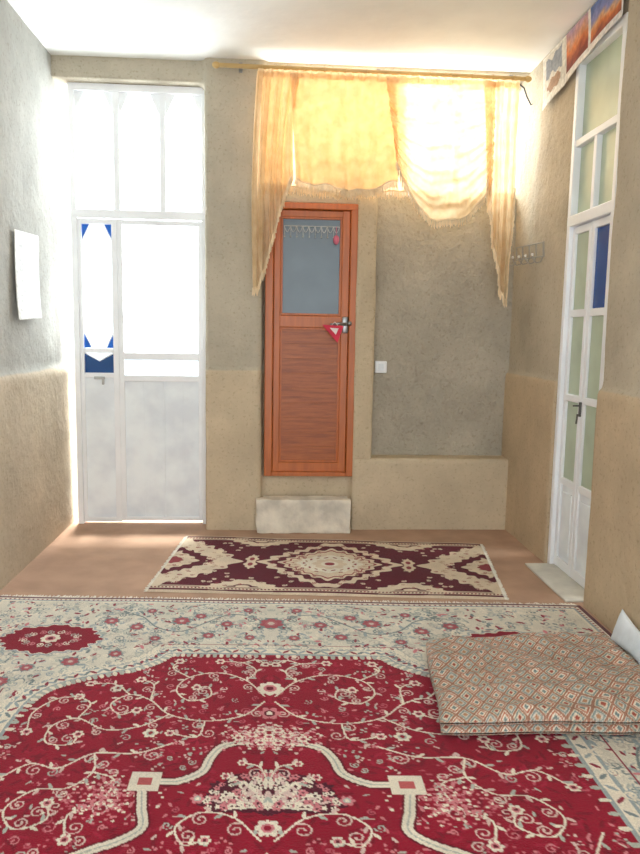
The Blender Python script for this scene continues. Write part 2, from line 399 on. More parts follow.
def hang(top,bot,yo,pleats,amp,nr=60,nc=80,ph=0,bow=0):
    ts=[t for t,_,_ in top]; bs=[t for t,_,_ in bot]
    rows=[]
    for j in range(nr+1):
        t=j/nr; row=[]
        for i in range(nc+1):
            s=i/nc
            a=(np.interp(s,ts,[q[1] for q in top]),np.interp(s,ts,[q[2] for q in top]))
            c=(np.interp(s,bs,[q[1] for q in bot]),np.interp(s,bs,[q[2] for q in bot]))
            px=a[0]+(c[0]-a[0])*t+bow*math.sin(PI*t); py=a[1]+(c[1]-a[1])*t
            p=bw(px,py,YC)
            y=YC+yo-amp*(math.sin(2*PI*pleats*(s+.03*math.sin(7*s))+ph+.5*math.sin(3*t))+.35*math.sin(2*PI*pleats*2.3*s+1.3*t))*(.6+.4*t)+crease(p.x,p.z,ph)
            row.append((p.x,y,p.z))
        rows.append(row)
    return rows
def rodpy(px): return 65+(px-218)*14/308
def top(a,b_): return [(0,a,rodpy(a)+TOPO),(1,b_,rodpy(b_)+TOPO)]
rows=hang(top(262,404),[(0,264,183),(.3,300,186),(.5,335,191),(.75,360,190),(1,408,190)],.036,11,.016,nc=170)
fringe(rows[-1],obj('valance',MB().grid(rows),m_cur,cur,True))
rows=hang(top(257,300),[(0,253,289),(.15,258,287),(.35,265,266),(.6,274,232),(.8,282,203),(1,293,172)],-.030,4.6,.022,bow=-3)
fringe(rows[-1],obj('tail',MB().grid(rows),m_cur,cur,True))
rows=hang(top(482,517),[(0,485,180),(.25,489,222),(.5,495,264),(.78,501,299),(.9,506,300),(1,512,190)],-.030,4.0,.022,ph=1)
fringe(rows[-1],obj('tail',MB().grid(rows),m_cur,cur,True))
def swag(xl,dl,rl,xr,dr,rr,sag,yo,folds,seed,skew=.3,vert=0.0):
    rows=[]; nt_,ns=90,90
    for j in range(nt_+1):
        t=j/nt_; row=[]
        for i in range(ns+1):
            s=i/ns
            Lp=(xl+rl*t,rodpy(xl)+TOPO+dl*t); Rp=(xr+rr*t,rodpy(xr)+TOPO+dr*t)
            px=Lp[0]+(Rp[0]-Lp[0])*s; py=Lp[1]+(Rp[1]-Lp[1])*s+sag*(t**.9)*4*s*(1-s)*(1+skew*.5-skew*s)+2.2*math.sin(9*s+seed)*t+1.2*math.sin(21*s+2*seed)*t
            p=bw(px,py,YC)
            y=YC-.028+yo-.04*math.sin(PI*s)*(.3+.7*t)-.028*(1-vert)*math.sin(2*PI*folds*(t+.05*math.sin(4*s+seed))+3.0*s+1.2*math.sin(5*s+seed))*(.5+.5*math.sin(PI*s))-.009*math.sin(2*PI*folds*2.3*t+7*s)-vert*.020*math.sin(2*PI*7*(s+.02*math.sin(11*s))+1.6*math.sin(2.5*t)+1.1*math.sin(6*s))+crease(p.x,p.z,seed)
            row.append((p.x,y,p.z))
        rows.append(row)
    fringe(rows[-1],obj('swag',MB().grid(rows),m_cur,cur,True))
swag(385,84,11,495,98,-4,52,0,5,0,.3,.35)
swag(290,104,6,396,104,2,10,.014,2.5,2.2,.6,.6)
rows=[]
for j in range(6):
    t=j/5; row=[]
    for i in range(301):
        px=258+(518-258)*i/300; p=bw(px,rodpy(px)+3.2+8*t,YC)
        row.append((p.x,YC-.026-.007*math.sin(i*.55)-.004*math.sin(i*1.37),p.z))
    rows.append(row)
obj('heading',MB().grid(rows),m_cur,cur,True)
m_rod=pbr('pale_wood_rod',C4(190,156,98),.45,0,.1,10)
rod=thing('curtain_rod',((ra.x+rb.x)/2,YC,min(ra.z,rb.z)),'slim pale gold curtain rod running under the ceiling above the window','curtain rod')
mb=MB(); mb.tube([ra,rb],.014,12); obj('pole',mb,m_rod,rod,True)
for p,sg in ((ra,-1),(rb,1)):
    mb=MB(); mb.sphere(p+Vector((sg*.012,0,0)),.020,(1.3,1,1)); obj('finial',mb,m_rod,rod,True)
for px in (240,380,515):
    p=bw(px,rodpy(px),YC); mb=MB(); mb.tube([p+Vector((0,.0,.013)),p+Vector((0,.04,.02)),Vector((p.x,D+.012,p.z+.02))],.006,6); mb.box(p.x-.012,p.x+.012,D-.01,D+.02,p.z-.01,p.z+.05,.003); obj('bracket',mb,m_metal,rod)
for k in range(13):
    px=262+k*21; p=bw(px,rodpy(px),YC); mb=MB()
    mb.tube([p+Vector((0,.019*math.cos(a),-.004+.019*math.sin(a))) for a in np.linspace(0,2*PI,15)],.003,5,False); obj('ring',mb,m_rod,rod,True)
pts=[bw(px,py,YC+.03) for px,py in ((519,84),(524,88),(527,97),(531,105),(536,102),(535,93))]
mb=MB(); mb.tube(pts,.005,6); tag(obj('cable',mb,m_black),'short black cable curling down from right end of the curtain rod','cable')

# ---------------------------------------------------------------- door_3 right wall
yf=YDF-.008
z3=ztr-.004
d3=thing('door_3',(X3,yf-.4,0),'tall white glazed double door set in the right wall','door',kind='structure')
def zz(px,py): return sw(px,py,X3).z
lw=(yf-sw(577,412,X3).y)-.02; lw=max(.26,min(.42,lw))
def e3(mb,a,b_,c,d,x0=0,x1=.05,bev=.004): return mb.box(X3+x0+jit(),X3+x1+jit(),yf-a,yf-b_,c+jit(),d+jit(),bev)
zt0=zz(568,229); zt1=zt0+.06; zm=zz(572,148)
TW=2*lw+.06
mb=MB(); e3(mb,0,.04,0,z3,-.02,.06); e3(mb,TW-.04,TW,0,z3,-.02,.06); e3(mb,0,TW,z3-.05,z3,-.022,.062); e3(mb,0,TW,zt0,zt1,-.022,.062); e3(mb,0,TW,zm-.02,zm+.02,-.015,.055)
e3(mb,TW/2-.018,TW/2+.018,zt1,zm,-.012,.052)
obj('frame',mb,m_white,d3)
obj('transom_pane',e3(MB(),.04,TW-.04,zm+.02,z3-.05,.02,.026,0),g_frost,d3)
obj('transom_pane',e3(MB(),.04,TW/2-.018,zt1,zm-.02,.02,.026,0),g_frost,d3)
obj('transom_pane',e3(MB(),TW/2+.018,TW-.04,zt1,zm-.02,.02,.026,0),g_frost,d3)
zr=[zz(556,478),zz(560,396),zz(564,314)]
for k in range(2):
    a=.042+k*(lw-.01); b_=a+lw-.014; mb=MB(); sw_=.034
    e3(mb,a,a+sw_,.015,zt0-.004); e3(mb,b_-sw_,b_,.015,zt0-.004); e3(mb,a,b_,.015,.07,.003,.047); e3(mb,a,b_,zt0-.045,zt0-.004,.003,.047)
    for z in zr: e3(mb,a,b_,z-.02,z+.02,.003,.047)
    lf=obj('leaf',mb,m_white,d3)
    zs=[z+.02 for z in zr]; ze=[zr[1]-.02,zr[2]-.02,zt0-.045]
    for q in range(3):
        obj('pane',e3(MB(),a+sw_,b_-sw_,zs[q],ze[q],.016,.022,0),g_dblue if (k==1 and q==2) else g_frost,lf)
    mb=MB(); e3(mb,a+sw_,b_-sw_,.07,zr[0]-.02,.012,.03,0); e3(mb,a+.06,b_-.06,.11,zr[0]-.06,.005,.02,.004); obj('panel',mb,m_whited,lf)
hp=(X3-.006,yf-.042-lw+.01,zz(578,408))
mb=MB(); mb.box(hp[0]-.003,hp[0]+.01,hp[1]-.010,hp[1]+.010,hp[2]-.045,hp[2]+.035,.003); mb.tube([(hp[0],hp[1],hp[2]+.015),(hp[0]-.022,hp[1],hp[2]+.015),(hp[0]-.024,hp[1]+.028,hp[2]+.012)],.0045,8); mb.tube([(hp[0]-.01,hp[1],hp[2]-.03),(hp[0]-.014,hp[1],hp[2]-.085)],.005,6)
obj('handle',mb,m_steel,d3)

# ---------------------------------------------------------------- posters, paper, coat rack
def sheet(name,X,corners,colf,label,cat,nx=40,ny=60,curl=.012,group=None):
    c=[sw(px,py,X) for px,py in corners]
    s=np.linspace(0,1,nx)[None,:]; t=np.linspace(0,1,ny)[:,None]
    y=(c[0].y*(1-s)+c[1].y*s)*(1-t)+(c[3].y*(1-s)+c[2].y*s)*t
    z=(c[0].z*(1-s)+c[1].z*s)*(1-t)+(c[3].z*(1-s)+c[2].z*s)*t
    sg=1 if X<0 else -1
    x=X+sg*curl*(.25+t**3*.8+.4*np.sin(PI*s)*t)+0*y
    me=gridmesh(name,x,y,z,colf(s+0*t,t+0*s))
    o=link(name,me,m_print,None,True)
    so=o.modifiers.new('thick','SOLIDIFY'); so.thickness=.0015
    return tag(o,label,cat,group)
m_print=vcol('printed_paper',.6,.03,40)
def pick(base,regs):
    def f(s,t):
        c=np.zeros(s.shape+(3,)); c[:]=lin(base)
        for fn,col in regs: c[fn(s,t)]=lin(col)
        return c
    return f
def scene(stops,border,k):      # soft layered landscape above a pale lower border
    def f(s,t):
        tt=np.clip(t+.05*np.sin(s*8+k)+.03*np.sin(s*19+2*k+t*6)+.03*np.sin(t*23+s*13),0,1)
        ps=[p for p,_ in stops]; c=np.stack([np.interp(tt,ps,[q[i] for _,q in stops]) for i in range(3)],-1)
        c[t>.82]=border; c[(s<.03)|(s>.97)]=border
        return lin(c)
    return f
wob=lambda s,k: .04*np.sin(s*9+k)+.03*np.sin(s*21+k*2)
sheet('wall_poster',XRF-.02,((544,60),(566,36),(567,85),(544.5,111)),pick((222,220,212),[(lambda s,t:(abs(s-.5)<.36)&(abs(t-.3)<.18+wob(s,1)),(150,158,170)),(lambda s,t:(abs(s-.5)<.3)&(abs(t-.68)<.10+wob(s,3)),(172,142,120)),(lambda s,t:(t>.84)|(t<.05),(236,234,228))]),'pale printed sheet with grey picture left of the bright posters above right door','poster')
sheet('wall_poster',XRF-.02,((566.3,35.5),(590,10),(591,54),(567.3,84)),scene([(0,(176,150,176)),(.3,(214,158,128)),(.45,(218,128,78)),(.6,(168,88,66)),(.8,(128,70,62))],(236,230,222),2),'orange and brown picture poster, middle of the three above the right door','poster')
sheet('wall_poster',XRF-.02,((590.3,9.5),(624,-28),(625,16),(591.3,53.5)),scene([(0,(96,122,178)),(.35,(140,140,184)),(.5,(216,168,128)),(.62,(214,122,70)),(.8,(150,84,70))],(236,231,224),5),'blue and orange picture poster nearest the camera above the right door','poster')
sheet('wall_paper_sheet',XL+.012,((13,229),(37,236),(38,318),(15,320)),pick((240,240,236),[(lambda s,t:(abs(s-.45)<.3)&(abs(t-.3)<.14+wob(s,1)),(218,218,216)),(lambda s,t:(abs(s-.5)<.35)&(t>.55)&(t<.9)&((t*18%1)<.35),(220,220,218))]),'white paper calendar sheet pinned on the left mud wall','paper',curl=.02)
m_chrome=pbr('grey_wire',C4(166,162,153),.35,.4,.05)
m_wt=pbr('hook_tip',C4(226,222,214),.4)
Xc=XRF-.026
rk=thing('coat_rack',tuple(sw(530,262,Xc)),'grey wire coat hook rack on right wall between curtain and glazed door','coat rack')
A=sw(516,248,Xc); B=sw(544,242,Xc); A2=sw(516,260,Xc); B2=sw(544,256,Xc)
mb=MB(); mb.tube([A,B],.005,6); mb.tube([A2,B2],.005,6)
for k in range(5):
    t=k/4; mb.tube([A.lerp(B,t),A2.lerp(B2,t)],.003,6)
obj('rail',mb,m_chrome,rk)
for k in range(5):
    t=(k+.0)/4*.94+.03; p=A2.lerp(B2,t); q=A.lerp(B,t)
    mb=MB(); mb.tube([q,p,p+Vector((-.014,0,-.034)),p+Vector((-.040,0,-.042)),p+Vector((-.062,0,-.02)),p+Vector((-.068,0,.006))],.004,6)
    hk=obj('hook',mb,m_chrome,rk)
    obj('tip',MB().sphere(p+Vector((-.068,0,.008)),.009),m_wt,hk,True)

# ---------------------------------------------------------------- pattern canvas
RES=.003
class Canvas:
    def __init__(s,w,h,res,base):
        s.res=res; s.nx=int(round(w/res))+1; s.ny=int(round(h/res))+1
        s.X,s.Y=np.meshgrid(np.arange(s.nx)*res,np.arange(s.ny)*res); s.a=np.zeros((s.ny,s.nx,3)); s.a[:]=base
    def win(s,x0,x1,y0,y1):
        i0=max(0,int(x0/s.res)-1); i1=min(s.nx,int(x1/s.res)+2); j0=max(0,int(y0/s.res)-1); j1=min(s.ny,int(y1/s.res)+2)
        return (slice(j0,max(j0,j1)),slice(i0,max(i0,i1)))
    def seg(s,p,q,w,col):
        W_=s.win(min(p[0],q[0])-w,max(p[0],q[0])+w,min(p[1],q[1])-w,max(p[1],q[1])+w)
        X,Y=s.X[W_],s.Y[W_]
        if X.size==0: return
        dx,dy=q[0]-p[0],q[1]-p[1]; l=dx*dx+dy*dy+1e-12
        t=np.clip(((X-p[0])*dx+(Y-p[1])*dy)/l,0,1)
        s.a[W_][(X-p[0]-t*dx)**2+(Y-p[1]-t*dy)**2<=(w/2)**2]=col
    def stroke(s,pts,w,col):
        for i in range(len(pts)-1): s.seg(pts[i],pts[i+1],w,col)
    def ell(s,cx,cy,rx,ry,ang,col):
        r=max(rx,ry); W_=s.win(cx-r,cx+r,cy-r,cy+r); X,Y=s.X[W_]-cx,s.Y[W_]-cy
        if X.size==0: return
        c,n=math.cos(ang),math.sin(ang); s.a[W_][((X*c+Y*n)/rx)**2+((-X*n+Y*c)/ry)**2<=1]=col
    def poly(s,pts,col):
        xs=[p[0] for p in pts]; ys=[p[1] for p in pts]; W_=s.win(min(xs),max(xs),min(ys),max(ys)); X,Y=s.X[W_],s.Y[W_]
        ins=np.zeros(X.shape,bool)
        for i in range(len(pts)):
            (xa,ya),(xb,yb_)=pts[i],pts[(i+1)%len(pts)]
            if ya==yb_: continue
            c=((ya>Y)!=(yb_>Y))&(X<(xb-xa)*(Y-ya)/(yb_-ya)+xa); ins^=c
        s.a[W_][ins]=col
    def rose(s,cx,cy,r,pet,c1,c2,c3=None,rot=0):
        for k in range(pet):
            a=rot+2*PI*k/pet; s.ell(cx+.6*r*math.cos(a),cy+.6*r*math.sin(a),.45*r,.34*r,a,c1)
        if c3 is not None: s.ell(cx,cy,.52*r,.52*r,0,c3)
        s.ell(cx,cy,.3*r,.3*r,0,c2)
    def curl(s,x,y,a0,r,w,col,sg=1,turn=1.35):
        cx,cy=x-r*math.cos(a0),y-r*math.sin(a0); pts=[]
        for k in range(18):
            t=k/17; rr=r*(1-.8*t); a=a0+sg*t*2*PI*turn; pts.append((cx+rr*math.cos(a),cy+rr*math.sin(a)))
        s.stroke(pts,w,col); s.ell(pts[-1][0],pts[-1][1],w*.9,w*.9,0,col)
def cr(pts,n=8):
    P_=[np.array(p,float) for p in pts]; P_=[2*P_[0]-P_[1]]+P_+[2*P_[-1]-P_[-2]]; out=[]
    for i in range(1,len(P_)-2):
        for k in range(n):
            t=k/n; a,b_,c,d=P_[i-1:i+3]
            out.append(tuple(.5*((2*b_)+(-a+c)*t+(2*a-5*b_+4*c-d)*t*t+(-a+3*b_-3*c+d)*t**3)))
    out.append(tuple(P_[-2])); return out
def S3(r,g,b): return np.array((r,g,b),float)
RED=S3(146,0,37); DRED=S3(106,0,29); CREAM=S3(232,222,202); GREIGE=S3(218,211,194); GG=S3(178,182,170); BG=S3(158,168,168); PINK=S3(208,126,132); MAR=S3(92,6,32); TEAL=S3(124,136,136); ROSE=S3(146,44,62); SOFT=S3(216,188,178)
def lobed(cx,cy,rx,ry,col,n=8,dep=.12,n2=0,ph=0,d2=.05):
    pts=[]
    for k in range(240):
        a=2*PI*k/240; r=1+dep*math.cos(n*a+ph)+(d2*math.cos(n2*a) if n2 else 0); pts.append((cx+rx*r*math.cos(a),cy+ry*r*math.sin(a)))
    cv.poly(pts,col)

HW,HL=1.5,2.0
cv=Canvas(HW,HL,RES,RED)
def vine(pts,w=.0068,col=CREAM,leaf=GG,fl_=.022,step=3,lsz=.0155,n=8,curls=True,cr_=.028):
    p=cr(pts,n); cv.stroke(p,w,col)
    for i in range(2,len(p)-2,step):
        q=i//step
        a=math.atan2(p[i+1][1]-p[i-1][1],p[i+1][0]-p[i-1][0]); sg=1 if q%2 else -1
        if curls and q%4==1:
            na=a-sg*PI/2
            cv.curl(p[i][0],p[i][1],na,cr_*rng.uniform(.7,1.15),w*.75,SOFT if col is CREAM else col,sg)
        else:
            cx=p[i][0]+math.cos(a+sg*1.1)*lsz; cy=p[i][1]+math.sin(a+sg*1.1)*lsz
            cv.ell(cx,cy,lsz,lsz*.38,a+sg*.9,(leaf,SOFT,col)[q%3] if col is CREAM else leaf)
    if fl_: cv.rose(p[-1][0],p[-1][1],fl_,6,CREAM,DRED,PINK)
for k in range(700):
    x,y=rng.uniform(0,1.0),rng.uniform(.6,2.0); cv.ell(x,y,rng.uniform(.012,.03),.006,rng.uniform(0,3.14),S3(124,0,31) if k%3 else S3(162,18,52))
field=cr([(0,.60),(.25,.60),(.46,.60),(.52,.67),(.61,.745),(.80,.83),(.93,.93),(.985,1.10),(.99,1.5),(.99,2.01)],8)
cv.poly([(0,-.1)]+[(0,.6)]+field+[(1.6,2.01),(1.6,-.1)],GREIGE)
msk=np.all(np.abs(cv.a-GREIGE)<.5,-1)
for k in range(420):
    x,y=rng.uniform(0.02,.96),rng.uniform(.66,2.0)
    j,i=min(cv.ny-1,int(y/RES)),min(cv.nx-1,int(x/RES))
    if msk[j,i] or (x<.22 and 1.35<y<1.75): continue
    col=(PINK,GG,S3(186,84,98),SOFT)[int(rng.integers(4))]
    if k%4==0: cv.curl(x,y,rng.uniform(0,6.28),rng.uniform(.012,.022),.0045,col,1 if k%2 else -1,1.1)
    elif k%4==1:
        for q in range(5): cv.ell(x+rng.normal(0,.012),y+rng.normal(0,.012),.005,.004,0,col)
    else: cv.ell(x,y,.011,.0042,rng.uniform(0,3.14),col)
keepf=cv.a.copy()
for k in range(3600):
    x,y=rng.uniform(0,1.43),rng.uniform(.06,2.0)
    j,i=min(cv.ny-1,int(y/RES)),min(cv.nx-1,int(x/RES))
    if not msk[j,i]: continue
    q=rng.random()
    if q<.5: cv.curl(x,y,rng.uniform(0,6.28),rng.uniform(.012,.032),.0055,(BG,GG,TEAL,CREAM,S3(192,184,170))[int(rng.integers(5))],1 if rng.random()<.5 else -1,rng.uniform(.7,1.3))
    else:
        r=rng.uniform(.006,.014); cv.ell(x,y,r*1.5,r*.6,rng.uniform(0,3.14),(CREAM,GG,BG,PINK,CREAM,TEAL,ROSE,ROSE)[int(rng.integers(8))])
vine([(0,.34),(.10,.22),(.22,.2),(.33,.3),(.44,.4),(.56,.36),(.66,.24),(.78,.2)],.009,TEAL,BG,0,4,.022)
vine([(1.22,2.0),(1.28,1.85),(1.3,1.7),(1.22,1.58),(1.12,1.46),(1.16,1.3),(1.27,1.2),(1.3,1.05),(1.22,.92)],.009,TEAL,BG,0,4,.022)
for x,y,r in ((.0,.30,.055),(.22,.31,.03),(.36,.22,.028),(.45,.28,.04),(.66,.36,.032),(.62,.17,.024),(.80,.30,.034),(.12,.14,.024),(.30,.44,.028),(.55,.48,.024),(.1,.46,.024),
              (1.22,2.0,.07),(1.22,1.72,.034),(1.31,1.58,.03),(1.22,1.42,.05),(1.1,1.62,.026),(1.14,1.18,.034),(1.33,1.3,.026),(1.22,1.05,.036),(1.12,.9,.036),(.88,.72,.036),(.70,.64,.028),(1.05,.78,.026)):
    cv.rose(x,y,r*1.2,9,TEAL,ROSE,CREAM,.1); cv.rose(x,y,r,7,S3(170,84,92),S3(206,188,174),S3(180,100,106),.3)
    for k in range(7): a=k*.9+x*9; cv.ell(x+1.35*r*math.cos(a),y+1.35*r*math.sin(a),.36*r,.13*r,a,TEAL if k%2 else GG)
cv.a[~msk]=keepf[~msk]
cv.stroke(field,.07,BG); cv.stroke(field,.042,CREAM)
for i in range(1,len(field)-1,1):
    a=math.atan2(field[i+1][1]-field[i-1][1],field[i+1][0]-field[i-1][0])
    cv.ell(field[i][0],field[i][1],.020,.007,a+.8*(1 if i%2 else -1),(TEAL,BG,ROSE)[i%3])
    n_=(math.cos(a+PI/2),math.sin(a+PI/2)); cv.ell(field[i][0]+n_[0]*.045,field[i][1]+n_[1]*.045,.018,.010,a+PI/2,CREAM if i%2 else GG)
    if i%2: cv.curl(field[i][0]-n_[0]*.04,field[i][1]-n_[1]*.04,a,.022,.007,CREAM,1 if i%4==1 else -1)
lobed(1.04,.50,.250,.160,BG,8,.05,22); lobed(1.04,.50,.236,.150,CREAM,8,.05,22); lobed(1.04,.50,.230,.143,S3(136,4,36),8,.05,22)
cv.rose(1.04,.50,.045,8,CREAM,DRED,PINK)
for k in range(18):
    a=k*PI/9+.3; cv.curl(1.04+.145*math.cos(a),.50+.088*math.sin(a),a,.020,.005,(CREAM,GG,PINK)[k%3],1 if k%2 else -1)
for d,wd,col in ((0.012,.026,S3(110,70,76)),(.032,.018,CREAM),(.047,.010,BG),(.060,.010,CREAM)):
    cv.stroke([(0,d),(HW-d,d),(HW-d,2.0)],wd,col)
for k in range(60): cv.ell(.012+k*.025,.034,.006,.006,0,ROSE)
for k in range(80): cv.ell(HW-.034,.06+k*.025,.006,.006,0,ROSE)
cv.stroke([(0,.535),(.60,.535)],.006,ROSE); cv.stroke([(1.08,.95),(1.08,2)],.006,ROSE)
vine([(.02,.98),(.10,.86),(.22,.80),(.34,.84),(.38,.94),(.32,1.02),(.24,.99),(.25,.92),(.30,.92)])
vine([(.10,.86),(.06,.78),(.12,.71),(.22,.70)])
vine([(.34,.84),(.42,.76),(.40,.70)])
vine([(.02,1.02),(.10,1.12),(.24,1.16),(.38,1.12),(.47,1.02),(.56,.98),(.62,1.05),(.57,1.12),(.51,1.09)])
vine([(.47,1.02),(.48,.90),(.54,.86)])
vine([(.56,.98),(.64,.90),(.74,.90)])
vine([(.38,1.12),(.48,1.2),(.60,1.22),(.72,1.15),(.80,1.20),(.79,1.30),(.70,1.31),(.69,1.25)])
vine([(.72,1.15),(.70,1.05),(.76,1.0)])
vine([(.76,1.0),(.84,1.02),(.90,1.12),(.88,1.24)])
vine([(.34,1.30),(.46,1.36),(.60,1.36),(.70,1.44),(.80,1.42),(.88,1.5)])
vine([(.60,1.36),(.58,1.46),(.64,1.54),(.74,1.55),(.80,1.64),(.74,1.72),(.66,1.68),(.68,1.61)])
vine([(.58,1.46),(.50,1.50),(.52,1.60),(.60,1.66),(.58,1.76)])
vine([(.88,1.70),(.78,1.84),(.68,1.82),(.64,1.92),(.74,2.0)])
vine([(.24,1.16),(.26,1.26),(.36,1.24)],fl_=.02)
vine([(.12,.71),(.06,.68),(.02,.72)],fl_=.02)
cv.rose(0,.92,.05,8,CREAM,DRED,PINK); cv.rose(0,1.10,.04,6,PINK,CREAM,DRED); cv.rose(.62,.93,.025,6,CREAM,RED,GG)
cv.rose(.43,1.24,.028,6,CREAM,RED,GG); cv.rose(.78,1.83,.036,6,CREAM,RED,PINK)
for k in range(240):
    x,y=rng.normal(.5,.07),rng.normal(1.58,.05); cv.ell(x,y,.006,.005,0,(CREAM,PINK,PINK)[k%3])
med=[(.09,1.285),(.12,1.29),(.17,1.32),(.20,1.38),(.22,1.45),(.29,1.50),(.36,1.505)]
medp=cr(med,6); med2=cr([(.40,1.55),(.385,1.63),(.37,1.71),(.43,1.765),(.50,1.80),(.585,1.86),(.60,1.95),(.60,2.01)],6)
for mp_ in (medp,med2): cv.stroke(mp_,.044,DRED); cv.stroke(mp_,.030,CREAM)
for mp_ in (medp,med2): cv.stroke(mp_,.005,GG)
cv.poly([(.35,1.46),(.45,1.46),(.45,1.55),(.35,1.55)],CREAM); cv.poly([(.378,1.486),(.422,1.486),(.422,1.524),(.378,1.524)],S3(190,90,90))
for k in range(420):
    x,y=abs(rng.normal(.0,.07)),rng.normal(1.25,.030); cv.ell(x,y,.006,.005,0,(CREAM,PINK,SOFT,PINK,RED)[k%5])
for x,y in ((0,1.25),(.06,1.24),(.11,1.26),(.03,1.285),(.03,1.21)): cv.rose(x,y,.018,6,CREAM,ROSE,PINK)
for k in range(150):
    a=rng.uniform(0,PI); r=rng.uniform(.0,.19); x,y=abs(r*math.cos(a)*1.15),1.63-r*math.sin(a)*.95
    cv.ell(x,y,.026,.010,a,S3(80,4,32))
for k in range(120):
    a=rng.uniform(0,PI); r=rng.uniform(.02,.18); x,y=abs(r*math.cos(a)*1.15),1.62-r*math.sin(a)*.95
    if k%3: cv.rose(x,y,rng.uniform(.009,.016),5,(CREAM,PINK,CREAM)[k%3],S3(80,10,34))
    else: cv.ell(x,y,.018,.006,a,(SOFT,CREAM)[k%2])
vine([(.02,1.75),(.10,1.66),(.20,1.64),(.27,1.7),(.24,1.77),(.18,1.75)],fl_=.02)
vine([(.0,1.62),(.06,1.52),(.14,1.47)],.006,fl_=.018); vine([(.0,1.5),(.03,1.42),(.09,1.40)],.006,fl_=.016)
vine([(.0,1.8),(.05,1.9),(.16,1.9),(.26,1.86),(.36,1.92)],fl_=.03)
cv.rose(0,1.70,.036,7,CREAM,RED,PINK); cv.rose(0,2.0,.16,10,CREAM,RED,PINK); cv.rose(.22,1.58,.022,6,PINK,CREAM,GG)

vv=np.concatenate([np.arange(0,1.9,.004),np.arange(1.9,4.0001,.03)]); uu=np.arange(-500,501)*.003
UU,VV=np.meshgrid(uu,vv)
jj=np.clip(np.rint(np.where(VV>2,4-VV,VV)/RES).astype(int),0,cv.ny-1); ii=np.clip(np.rint(np.abs(UU)/RES).astype(int),0,cv.nx-1)
colr=lin(cv.a[jj,ii])
k0,k1=fl(0,598),fl(580,607)
rc=fl(268,790).x
RSr=(k1.x-rc)/1.5; RSl=(rc-(XL+.05))/1.5
slope=(k1.y-k0.y)/(k1.x-k0.x)
UR=np.where(UU>0,UU*RSr,UU*RSl)
Xw=rc+UR; Yw_=k0.y+slope*(Xw-k0.x)-VV
Zw=np.full_like(UU,.011)+.0015*np.sin(UU*7+VV*3)
Zw[0,:]=.001; Zw[-1,:]=.001; Zw[:,0]=.001; Zw[:,-1]=.001
m_rug=vcol('rug_pile',.95,.6,260,.1)
rug=thing('rug',(rc,k0.y-2,0),'large crimson rug with cream floral border and medallion covering the near floor','rug')
link('pile',gridmesh('pile',Xw,Yw_,Zw,colr),m_rug,rug,True)
m_frg=pbr('rug_fringe_cotton',C4(232,226,212),.9)
mb=MB()
for k in range(430):
    u=-1.485+2.97*k/429; x=rc+u*(RSr if u>0 else RSl); l=random.uniform(.025,.045); du=random.uniform(-.012,.012)
    p=Vector((x,k0.y+slope*(x-k0.x),.006)); q=p+Vector((du,l,-.003))
    mb.tube([p,q],[.0035,.002],4)
obj('fringe',mb,m_frg,rug)

# runner rug
q0,q1,q2,q3=fl(188,537),fl(480,545),fl(505,600),fl(147,592)
rw,rh=.96,.54
cv=Canvas(rw,rh,RES,MAR)
TAN=S3(224,206,180); ROS=S3(150,60,66); WHT=S3(236,228,210); LT=S3(192,160,134)
def tri(a): a=(a/(2*PI))%1; return 4*abs(a-.5)-1
def zig(cx,cy,rx,ry,col,n,dep,sq=1.0,sm=False):
    pts=[]
    for k in range(n*10):
        a=2*PI*k/(n*10); r=1+dep*(math.cos(n*a) if sm else tri(n*a))
        c,s_=math.cos(a),math.sin(a); q=(abs(c)**sq+abs(s_)**sq)**(-1/sq)
        pts.append((cx+rx*r*q*c,cy+ry*r*q*s_))
    cv.poly(pts,col)
# central lozenge medallion with scalloped rings
zig(0,0,.42,.45,TAN,22,.05,1.15,True); zig(0,0,.36,.385,MAR,22,.05,1.15,True); zig(0,0,.30,.31,TAN,20,.05,1.25,True); zig(0,0,.27,.275,ROS,20,.04,1.3,True); zig(0,0,.255,.255,TAN,20,.04,1.35,True)
zig(0,0,.19,.17,WHT,12,.06,1.7,True); cv.rose(0,0,.10,8,TAN,ROS,WHT)
for k in range(18): a=k*PI/9; cv.ell(.15*math.cos(a),.125*math.sin(a),.018,.007,a+1,(ROS,LT)[k%2])
# broad cream scrolled shapes toward the ends
zig(.94,0,.40,.47,TAN,20,.06,1.15,True); zig(.94,0,.23,.26,MAR,16,.06,1.2,True); zig(.94,0,.15,.17,TAN,12,.06,1.25,True); zig(.94,0,.06,.07,ROS,8,.06,1.4,True)
zig(.46,.47,.22,.15,TAN,14,.07,1.2,True); zig(.46,.48,.12,.08,MAR,10,.06,1.2,True); cv.ell(.46,.44,.04,.018,0,TAN)
zig(.47,.05,.04,.085,TAN,8,.08,1.2,True); cv.ell(.47,.05,.015,.03,0,ROS)
rr_=np.random.default_rng(2)
for k in range(150):
    x,y=rr_.uniform(.02,.94),rr_.uniform(.0,.43); j,i=int(y/RES),int(x/RES)
    if np.allclose(cv.a[j,i],TAN): cv.curl(x,y,rr_.uniform(0,6.2),.014,.005,(LT,ROS)[k%2],1 if k%2 else -1,1.0)
    elif np.allclose(cv.a[j,i],MAR) and k%3==0: cv.curl(x,y,rr_.uniform(0,6.2),.016,.007,TAN,1 if k%2 else -1,1.0)
for y,wd,col in ((rh-.085,.010,TAN),(rh-.055,.030,TAN),(rh-.026,.018,MAR),(rh-.006,.014,TAN)): cv.stroke([(0,y),(rw,y)],wd,col)
for k in range(50): cv.ell(.01+k*.02,rh-.055,.006,.009,.4,MAR if k%2 else ROS)
ss=np.arange(-320,321)*.003; tt=np.arange(-180,181)*.003
SS,TT=np.meshgrid(ss,tt); col2=lin(cv.a[np.clip(np.rint(abs(TT)/RES).astype(int),0,cv.ny-1),np.clip(np.rint(abs(SS)/RES).astype(int),0,cv.nx-1)])
